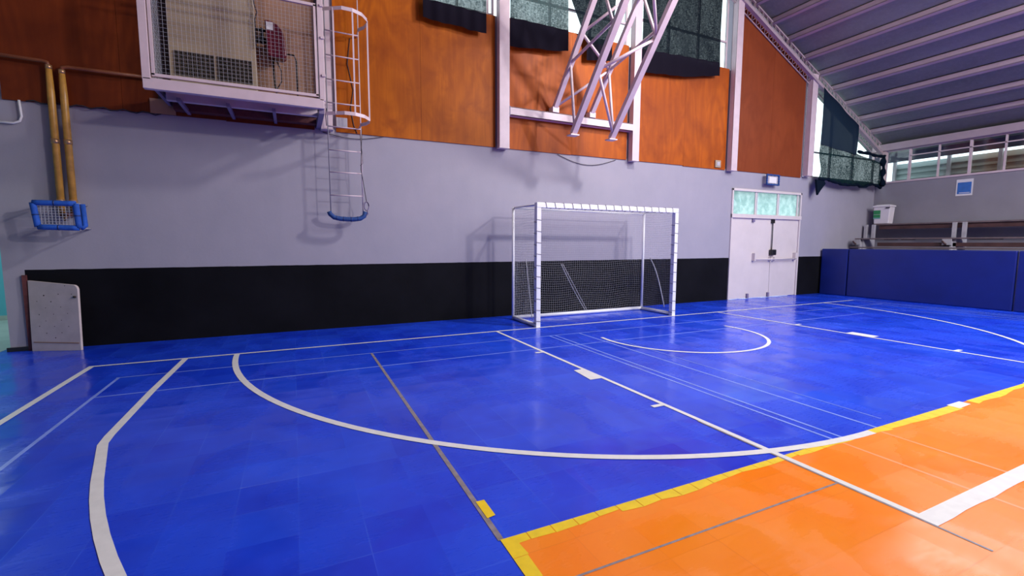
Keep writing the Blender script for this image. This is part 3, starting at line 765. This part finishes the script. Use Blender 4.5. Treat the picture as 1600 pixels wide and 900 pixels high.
# wall channel
ch = thing('steel_channel', (5.2, 8.08, 3.8), 'horizontal white steel channel between the two columns under the lattice arm', 'steel channel')
m = MB().box((3.73, 7.985, 3.80), (6.62, 7.995, 3.95), M_WHITE); m.box((3.73, 7.985, 3.94), (6.62, 8.12, 3.952), M_WHITE); m.box((3.73, 7.985, 3.80), (6.62, 8.12, 3.812), M_WHITE)
m.build('channel_body', ch)
MB().box((3.728, 7.98, 3.79), (3.742, 8.12, 3.96), M_DARKST).build('end_plate', ch)

# ------------------------------------------------------------------ mesh cage platform with heater
cg = thing('mesh_cage', (-.55, 7.6, 3.3), 'white framed wire mesh cage platform hanging on the end wall at upper left', 'cage')
ax0, ax1, ay = -1.53, .45, 7.15
m = MB().box((ax0-.04, ay-.03, 3.29), (ax1+.02, ay+.05, 3.42), M_WHITE).build('front_beam', cg, bevel=.006)
MB().box((ax0+.02, ay+.05, 3.34), (ax0+.06, YW-.03, 3.40), M_DARKST).build('side_beam', cg)
MB().box((ax1-.05, ay+.03, 3.235), (ax1+.02, YW-.03, 3.34), M_DARKST).build('side_beam', cg, label='violet side beam')
MB().box((ax0, ay+.05, 3.40), (ax1, YW-.03, 3.43), M_BROWN).build('deck', cg, label='dark deck boards')
MB().box((ax0+.1, ay+.42, 3.29), (ax1-.05, ay+.50, 3.40), M_WHITE).build('cross_beam', cg)
MB().box((ax0+.1, ay+.82, 3.27), (ax1-.05, YW-.025, 3.36), M_RUST).build('wall_beam', cg, label='rusty brown wall beam')
for x in (-1.27, -.72, -.17): MB().box((x-.02, ay+.25, 3.245), (x+.02, YW-.03, 3.29), M_DARKST).build('joist', cg, label='violet joist')
for x, wd in ((ax0, .085), (ax1, .07)): MB().box((x-wd/2, ay-.03, 3.40), (x+wd/2, ay+.04, 6.4), M_WHITE).build('corner_post', cg, bevel=.004)
fr = MB(); fx0, fx1, fz0, fz1 = ax0+.055, ax1-.05, 3.46, 4.66
fr.box((fx0, ay-.02, fz0-.015), (fx1, ay+.02, fz0+.02), M_WHITE); fr.box((fx0, ay-.02, fz1-.02), (fx1, ay+.02, fz1+.015), M_WHITE)
fr.box((fx0, ay-.02, fz0), (fx0+.03, ay+.02, fz1), M_WHITE); fr.box((fx1-.03, ay-.02, fz0), (fx1, ay+.02, fz1), M_WHITE)
fr.box((fx0, ay-.02, 4.74), (fx1, ay+.02, 4.79), M_WHITE)
pn = fr.build('mesh_frame', cg)
ms = MB()
n = 40
for k in range(1, n): x = fx0+(fx1-fx0)*k/n; ms.wire((x, ay, fz0), (x, ay, fz1), .0014, M_NET)
for k in range(1, 25): z = fz0+(fz1-fz0)*k/25; ms.wire((fx0, ay+.003, z), (fx1, ay+.003, z), .0014, M_NET)
ms.build('wire_mesh', cg)
for ax_ in (ax0, ax1):
    ms = MB()
    for k in range(1, 20): y = ay+(YW-.1-ay)*k/20; ms.wire((ax_, y, 3.45), (ax_, y, 4.7), .0019, M_NET)
    for k in range(25): z = 3.45+.05*k; ms.wire((ax_, ay, z), (ax_, YW-.1, z), .0019, M_NET)
    ms.build('side_wire_mesh', cg)
MB().box((-1.72, YW-.05, 3.22), (-1.43, YW-.025, 3.42), M_BEIGE2).build('skirt_board', cg)
MB().box((-1.62, YW-.055, 3.425), (-1.43, YW-.025, 6.0), M_BROWN).build('back_strip', cg, label='dark brown strip')
MB().box((-.42, YW-.055, 3.42), (ax1-.02, YW-.025, 6.0), M_BEIGE2).build('back_partition', cg, label='tan partition')
for z in (3.72, 4.22, 4.64):
    MB().box((ax1-.0, ay-.05, z), (ax1+.05, ay-.03, z+.03), M_WHITE).build('hinge', cg)
ht = thing('air_heater', (-.92, 7.95, 3.43), 'beige heater cabinet with two dark vent grilles inside the mesh cage', 'heater')
MB().box((-1.42, 7.84, 3.44), (-.38, 8.09, 6.0), M_BEIGE).build('cabinet', ht, bevel=.01)
for a, b in ((-1.35, -.90), (-.855, -.44)):
    gr = MB().box((a, 7.832, 3.70), (b, 7.838, 4.02), M_BLACK).build('vent_grille', ht, label='dark vent grille')
    sl = MB()
    for k in range(12): sl.box((a, 7.82, 3.71+k*.0265), (b, 7.830, 3.716+k*.0265), M_LOUV)
    for k in range(9): x = a+(b-a)*k/8; sl.box((x-.003, 7.82, 3.70), (x+.003, 7.831, 4.02), M_LOUV)
    sl.build('louvre', gr)
bu = thing('red_burner', (-.1, 7.9, 4.1), 'dark red rounded burner with white square label beside the beige heater', 'burner')
pts = [(-.25, 4.62), (-.16, 4.61), (-.09, 4.58), (-.04, 4.53), (-.01, 4.46), (.01, 4.36), (.02, 4.22), (.02, 4.15), (-.02, 4.11), (-.19, 4.11), (-.23, 4.15)]
MB().prism_y(pts, 7.78, 7.98, M_RED).build('housing', bu, bevel=.02)
MB().box((-.23, 7.772, 4.48), (-.14, 7.779, 4.585), M_PAPER).build('label_plate', bu, label='white square label')
m = MB(); m.tube([(-.38, 7.9, 4.50), (-.22, 7.9, 4.50)], .02, M_BLACK, 6); m.tube([(-.38, 7.9, 4.36), (-.22, 7.9, 4.36)], .035, M_BLACK, 8)
m.box((-.31, 7.86, 4.32), (-.27, 7.94, 4.52), M_BLACK); m.build('gas_train', bu)
MB().tube([(-.38, 7.88, 4.28), (-.22, 7.88, 4.28)], .02, M_BRASS, 6).build('brass_pipe', bu)
m = MB(); m.tube([(-.16, 7.9, 4.12), (-.16, 7.9, 3.9), (-.15, 7.88, 3.75), (-.13, 7.88, 3.6), (-.14, 7.9, 3.44)], .012, M_BLACK, 6)
m.build('supply_cable', bu); m = MB(); m.tube([(-.12, 7.85, 4.1), (-.06, 7.85, 3.95), (-.06, 7.85, 3.8), (-.13, 7.85, 3.68)], .008, M_CABLE, 5)
m.build('supply_cable', bu)
MB().tube([(.0, 7.9, 4.22), (.12, 7.9, 4.22), (.15, 7.9, 4.14), (.15, 7.9, 3.44)], .012, M_BLACK, 6).build('feed_pipe', bu)
m = MB(); m.tube([(-.38, 7.80, 4.95), (-.37, 7.8, 4.8), (-.34, 7.8, 4.7), (-.37, 7.8, 4.6), (-.37, 7.8, 4.2)], .008, M_CABLE, 5)
m.build('hanging_cable', label='black cable hanging down the heater cabinet edge inside the cage', cat='cable')

# ------------------------------------------------------------------ caged ladder
ld = thing('caged_ladder', (.81, 7.9, 1.8), 'white wall ladder with safety hoops beside the mesh cage, its foot hanging off the floor', 'ladder')
LX0, LX1, LY = .56, 1.05, 7.90
for x in (LX0, LX1): MB().tube([(x, LY, 1.84), (x, LY, 5.2)], .009, M_WHITE if x == LX1 else M_WALLR, 8).build('stile', ld)
for z in (4.67, 4.31, 3.95, 3.60, 3.24, 2.88, 2.54, 2.18):
    MB().tube([(LX0, LY, z), (LX1, LY, z)], .010, M_WHITE, 8).build('rung', ld)
def hoop(z, nm='hoop'):
    m = MB(); pts = [(LX0-.055, 7.43), (.62, 7.36), (.75, 7.28), (.90, 7.28), (1.04, 7.36), (1.13, 7.50), (1.15, 7.62), (1.12, 7.78), (LX1, LY)]
    n = len(pts); vs = []
    for x, y in pts: vs += [(x, y, z-.025), (x, y, z+.025), (x+.004*(1 if x > .8 else -1), y+.006, z+.025), (x+.004*(1 if x > .8 else -1), y+.006, z-.025)]
    fs = []
    for i in range(n-1):
        for k in range(4): fs.append((4*i+k, 4*i+(k+1) % 4, 4*i+4+(k+1) % 4, 4*i+4+k))
    fs += [(0, 1, 2, 3), (4*n-1, 4*n-2, 4*n-3, 4*n-4)]
    m.add(vs, fs, M_WHITE); return m.build(nm, ld)
hoop(4.76); hoop(3.31)
for x, y in ((.64, 7.35), (.90, 7.29), (1.14, 7.55)): MB().bar((x, y, 3.3), (x, y, 4.77), .022, .006, M_WHITE).build('hoop_strap', ld)
for z in (4.67, 3.24):
    MB().tube([(LX1, LY, z+.06), (LX1, YW-.03, z+.06)], .010, M_WHITE, 6).build('wall_bracket', ld)
MB().tube([(LX0-.02, 7.88, 3.24), (.51, 7.6, 3.33), (.51, 7.35, 3.36)], .006, M_CABLE, 5).build('tie_wire', ld)
pts = [(.53, 1.92), (.545, 1.88), (.60, 1.83), (.70, 1.81), (.80, 1.805), (.90, 1.805), (1.0, 1.82), (1.06, 1.86), (1.08, 1.93)]
fm = MB().tube([(x, LY-.03, z) for x, z in pts], .036, M_FOAMD, 10)
fmo = fm.build('foam_padding', ld, label='dark blue foam tube around the ladder foot')
for x, z in ((.64, 1.82), (.74, 1.807), (.86, 1.803), (.96, 1.815)): MB().tube([(x-.006, LY-.03, z), (x+.006, LY-.03, z)], .0385, M_TAPE, 10).build('tape_band', fmo)
# rope with hook beside the ladder
rp = thing('hook_rope', (1.10, 7.84, 2.1), 'thin dark rope with a small hook hanging at the right side of the ladder', 'rope')
MB().tube([(1.06, 7.86, 3.24), (1.045, 7.86, 2.9), (1.03, 7.86, 2.6), (1.06, 7.86, 2.4), (1.09, 7.86, 2.18), (1.10, 7.86, 2.1)], .006, M_CABLE, 5).build('rope_line', rp)
MB().tube([(1.03, 7.85, 3.15), (1.05, 7.85, 2.9), (1.06, 7.85, 2.7), (1.02, 7.85, 2.66)], .004, M_CABLE, 5).build('loose_strand', rp)
MB().tube([(1.10+.035*math.cos(a), 7.85, 2.02+.07*math.sin(a)) for a in [k*.55 for k in range(15)]], .009, M_DARKST, 6).build('hook', rp)
MB().tube([(1.11, 7.85, 1.96), (1.12, 7.85, 1.90), (1.08, 7.85, 1.87)], .012, M_DARKST, 6).build('hook_shank', rp)

# small boxes
MB().box((.70, YW-.06, 3.29), (.87, YW-.024, 3.44), M_CONC).build('junction_box', bevel=.008, label='pale square junction box behind the lower ladder hoop', cat='junction box')
ot = MB().box((9.23, YW-.06, 3.25), (9.41, YW-.024, 3.42), M_BEIGE).build('outlet', bevel=.008, label='small pale outlet box low on the orange plywood left of the column', cat='outlet')
MB().box((9.27, YW-.066, 3.29), (9.37, YW-.06, 3.38), M_CONC).build('outlet_cover', ot)

# cables
def cable(label, pts, rad=.008, mat=M_CABLE): MB().tube(pts, rad, mat, 6).build('cable', label=label, cat='cable')
cable('thin cable sagging below the plywood above the goal', [(4.85+1.45*t/12, YW-.015, 3.20-.16*math.sin(math.pi*t/12)) for t in range(13)], .006)
cable('dark cable along the plywood bottom edge behind the yellow pipes', [(-3.0+1.40*t/20, YW-.035, 3.215+.018*math.sin(t*1.9)+0) for t in range(21)], .009)
cable('thin cable drooping from the cage corner past the ladder', [(.5+.95*t/14, YW-.02, 3.19-.07*math.sin(math.pi*t/14)+.02*t/14) for t in range(15)], .005)
cable('dark looping cable on the plywood behind the caged ladder', [(.95, YW-.03, 4.7), (.90, YW-.03, 4.3), (.98, YW-.03, 3.9), (.93, YW-.03, 3.6), (.97, YW-.03, 3.35), (1.02, YW-.03, 3.22)], .006)
wpipe = MB().tube([(-3.4, YW-.03, 2.93), (-3.14, YW-.03, 2.93), (-3.08, YW-.03, 2.96), (-3.06, YW-.03, 3.02), (-3.07, YW-.03, 3.22)], .014, M_PAPER, 8)
wpipe.build('conduit', label='thin white bent conduit at the far left under the plywood', cat='conduit')

# ------------------------------------------------------------------ gas pipes and blue guard
for i, (x, lab) in enumerate(((-2.735, 'left'), (-2.61, 'right'))):
    pp = thing('gas_pipe', (x, 8.05, 1.9), '%s one of two ochre vertical pipes ending in the blue guard' % lab, 'pipe', 'ochre pipes')
    zt = 3.72 if i == 0 else 3.68
    MB().tube([(x, 8.06, 1.78), (x, 8.06, 3.30), (x, 8.06, zt-.05)], [.040, .040, .030], M_YPIPE, 12).build('riser', pp)
    m = MB()
    if i == 0: m.tube([(x, 8.06, zt-.06), (x-.01, 8.06, zt-.01), (x-.06, 8.06, zt), (-3.6, 8.06, zt+.02)], .024, M_WPIPE, 10)
    else: m.tube([(x, 8.06, zt-.06), (x+.01, 8.06, zt-.01), (x+.06, 8.06, zt), (-1.62, 8.06, zt-.0)], .024, M_WPIPE, 10)
    m.build('branch', pp, label='branch painted like the plywood')
    MB().tube([(x, 8.06, 2.70), (x, 8.06, 2.76)], .046, M_BRASS, 12).build('fitting', pp)
    MB().tube([(x, 8.06, zt-.09), (x, 8.06, zt-.04)], .034, M_BRASS, 12).build('elbow', pp)
    MB().tube([(x, 8.06, 1.93), (x, 8.06, 1.99)], .045, M_BRASS, 12).build('lower_fitting', pp)
bg = thing('pipe_guard', (-2.72, 7.85, 1.6), 'blue foam-wrapped wire guard box around the lower ends of the ochre pipes', 'guard')
bx0, bx1, bz0, bz1, by0 = -2.91, -2.50, 1.62, 1.92, 7.78
sq = [(bx0, bz1), (bx1, bz1), (bx1+.015, bz0-.01), (bx0+.03, bz0)]
for k in range(4):
    a, b = sq[k], sq[(k+1) % 4]
    e = MB().tube([(a[0]+(b[0]-a[0])*t/6, by0, a[1]+(b[1]-a[1])*t/6) for t in range(7)], .034, M_FOAM, 10).build('foam_tube', bg)
    c = ((a[0]+b[0])/2, by0, (a[1]+b[1])/2); dd = Vector((b[0]-a[0], 0, b[1]-a[1])).normalized()*.006
    MB().tube([Vector(c)-dd, Vector(c)+dd], .0365, M_TAPE, 10).build('tape_band', e)
MB().tube([(bx1+.045, by0+.07, bz1), (bx1+.055, by0+.07, bz0+.02), (bx1+.03, by0+.02, bz0-.01)], .03, M_FOAM, 10).build('foam_tube', bg)
for x, z in sq[1:3]: MB().tube([(x, by0+.02, z), (x, YW-.01, z)], .012, M_CONC, 8).build('steel_arm', bg)
for x, z in (sq[0], sq[3]): MB().tube([(x, by0, z), (x, YW-.01, z)], .012, M_CONC, 8).build('steel_arm', bg)
ms = MB()
for k in range(1, 12): x = bx0+(bx1-bx0)*k/12; ms.wire((x, by0, bz0), (x, by0, bz1), .003, M_NET)
for k in range(1, 9): z = bz0+(bz1-bz0)*k/9; ms.wire((bx0, by0, z), (bx1, by0, z), .003, M_NET)
ms.build('wire_mesh', bg)
vv = thing('gas_valve', (-2.67, 8.0, 1.7), 'metal valve visible through the mesh of the blue guard', 'valve')
MB().tube([(-2.73, 8.0, 1.78), (-2.61, 8.0, 1.78)], .03, M_RUST, 8).build('valve_body', vv)
MB().tube([(-2.67, 8.0, 1.78), (-2.67, 7.93, 1.72)], .02, M_BRASS, 8).build('valve_stem', vv)

# ------------------------------------------------------------------ leaning board at left
bd = thing('leaning_board', (-2.9, 8.0, 0), 'cream board with small dark holes and a rounded corner leaning at far left', 'board')
A_ = Vector((-3.16, 8.06)); B_ = Vector((-2.60, 7.86)); dx = (B_-A_); Lb = dx.length; dx.normalize(); nn = Vector((dx.y, -dx.x))
prof = [(0, 0), (Lb, 0), (Lb, .80)]+[(Lb-.06+.06*math.cos(a), .80+.07*math.sin(a)) for a in [k*math.pi/12 for k in range(1, 7)]]+[(0, .93)]
def bpt(s_, z, d): p = A_+dx*s_+nn*d; return (p.x, p.y+z*.06, z)
m = MB(); n = len(prof)
m.add([bpt(s_, z, 0) for s_, z in prof]+[bpt(s_, z, -.035) for s_, z in prof],
      [list(range(n)), list(range(2*n-1, n-1, -1))]+[(i, i+n, (i+1) % n+n, (i+1) % n) for i in range(n)], M_PEG)
m.build('panel', bd, bevel=.004)
for r_i, (z, off) in enumerate(((.85, .10), (.74, .18), (.66, .1), (.57, .2), (.49, .11), (.40, .2), (.33, .12), (.24, .2), (.18, .12))):
    for k in range(3):
        s_ = off+k*.17+random.uniform(-.01, .01)
        if s_ > Lb-.05 or random.random() < .2: continue
        c = bpt(s_, z+random.uniform(-.01, .01), .002); rr = random.uniform(.005, .010)
        MB().add([(c[0]+rr*math.cos(a)*dx.x, c[1]+rr*math.cos(a)*dx.y, c[2]+rr*math.sin(a)) for a in [q*math.pi/4 for q in range(8)]], [list(range(8))], M_HOLE).build('hole', bd)
MB().tube([bpt(Lb-.05, .71, .006), bpt(Lb-.02, .71, .006)], .013, M_HOLE, 8).build('latch', bd, label='dark latch')
a, b = bpt(.03, .12, .003), bpt(Lb-.02, .10, .003)
MB().bar(a, b, .004, .012, M_BEIGE2).build('bottom_strip', bd)
MB().box((-3.215, YW-.03, 0), (-3.17, YW-.002, 1.0), M_RUST).build('trim_4', kind='structure')
MB().box((-3.43, YW-.02, 0), (-3.21, YW-.002, .055), M_BLACK).build('baseboard_left', kind='structure')
MB().box((-3.50, YW+.02, 3.1), (-3.36, YW+.06, 3.9), M_CONC)
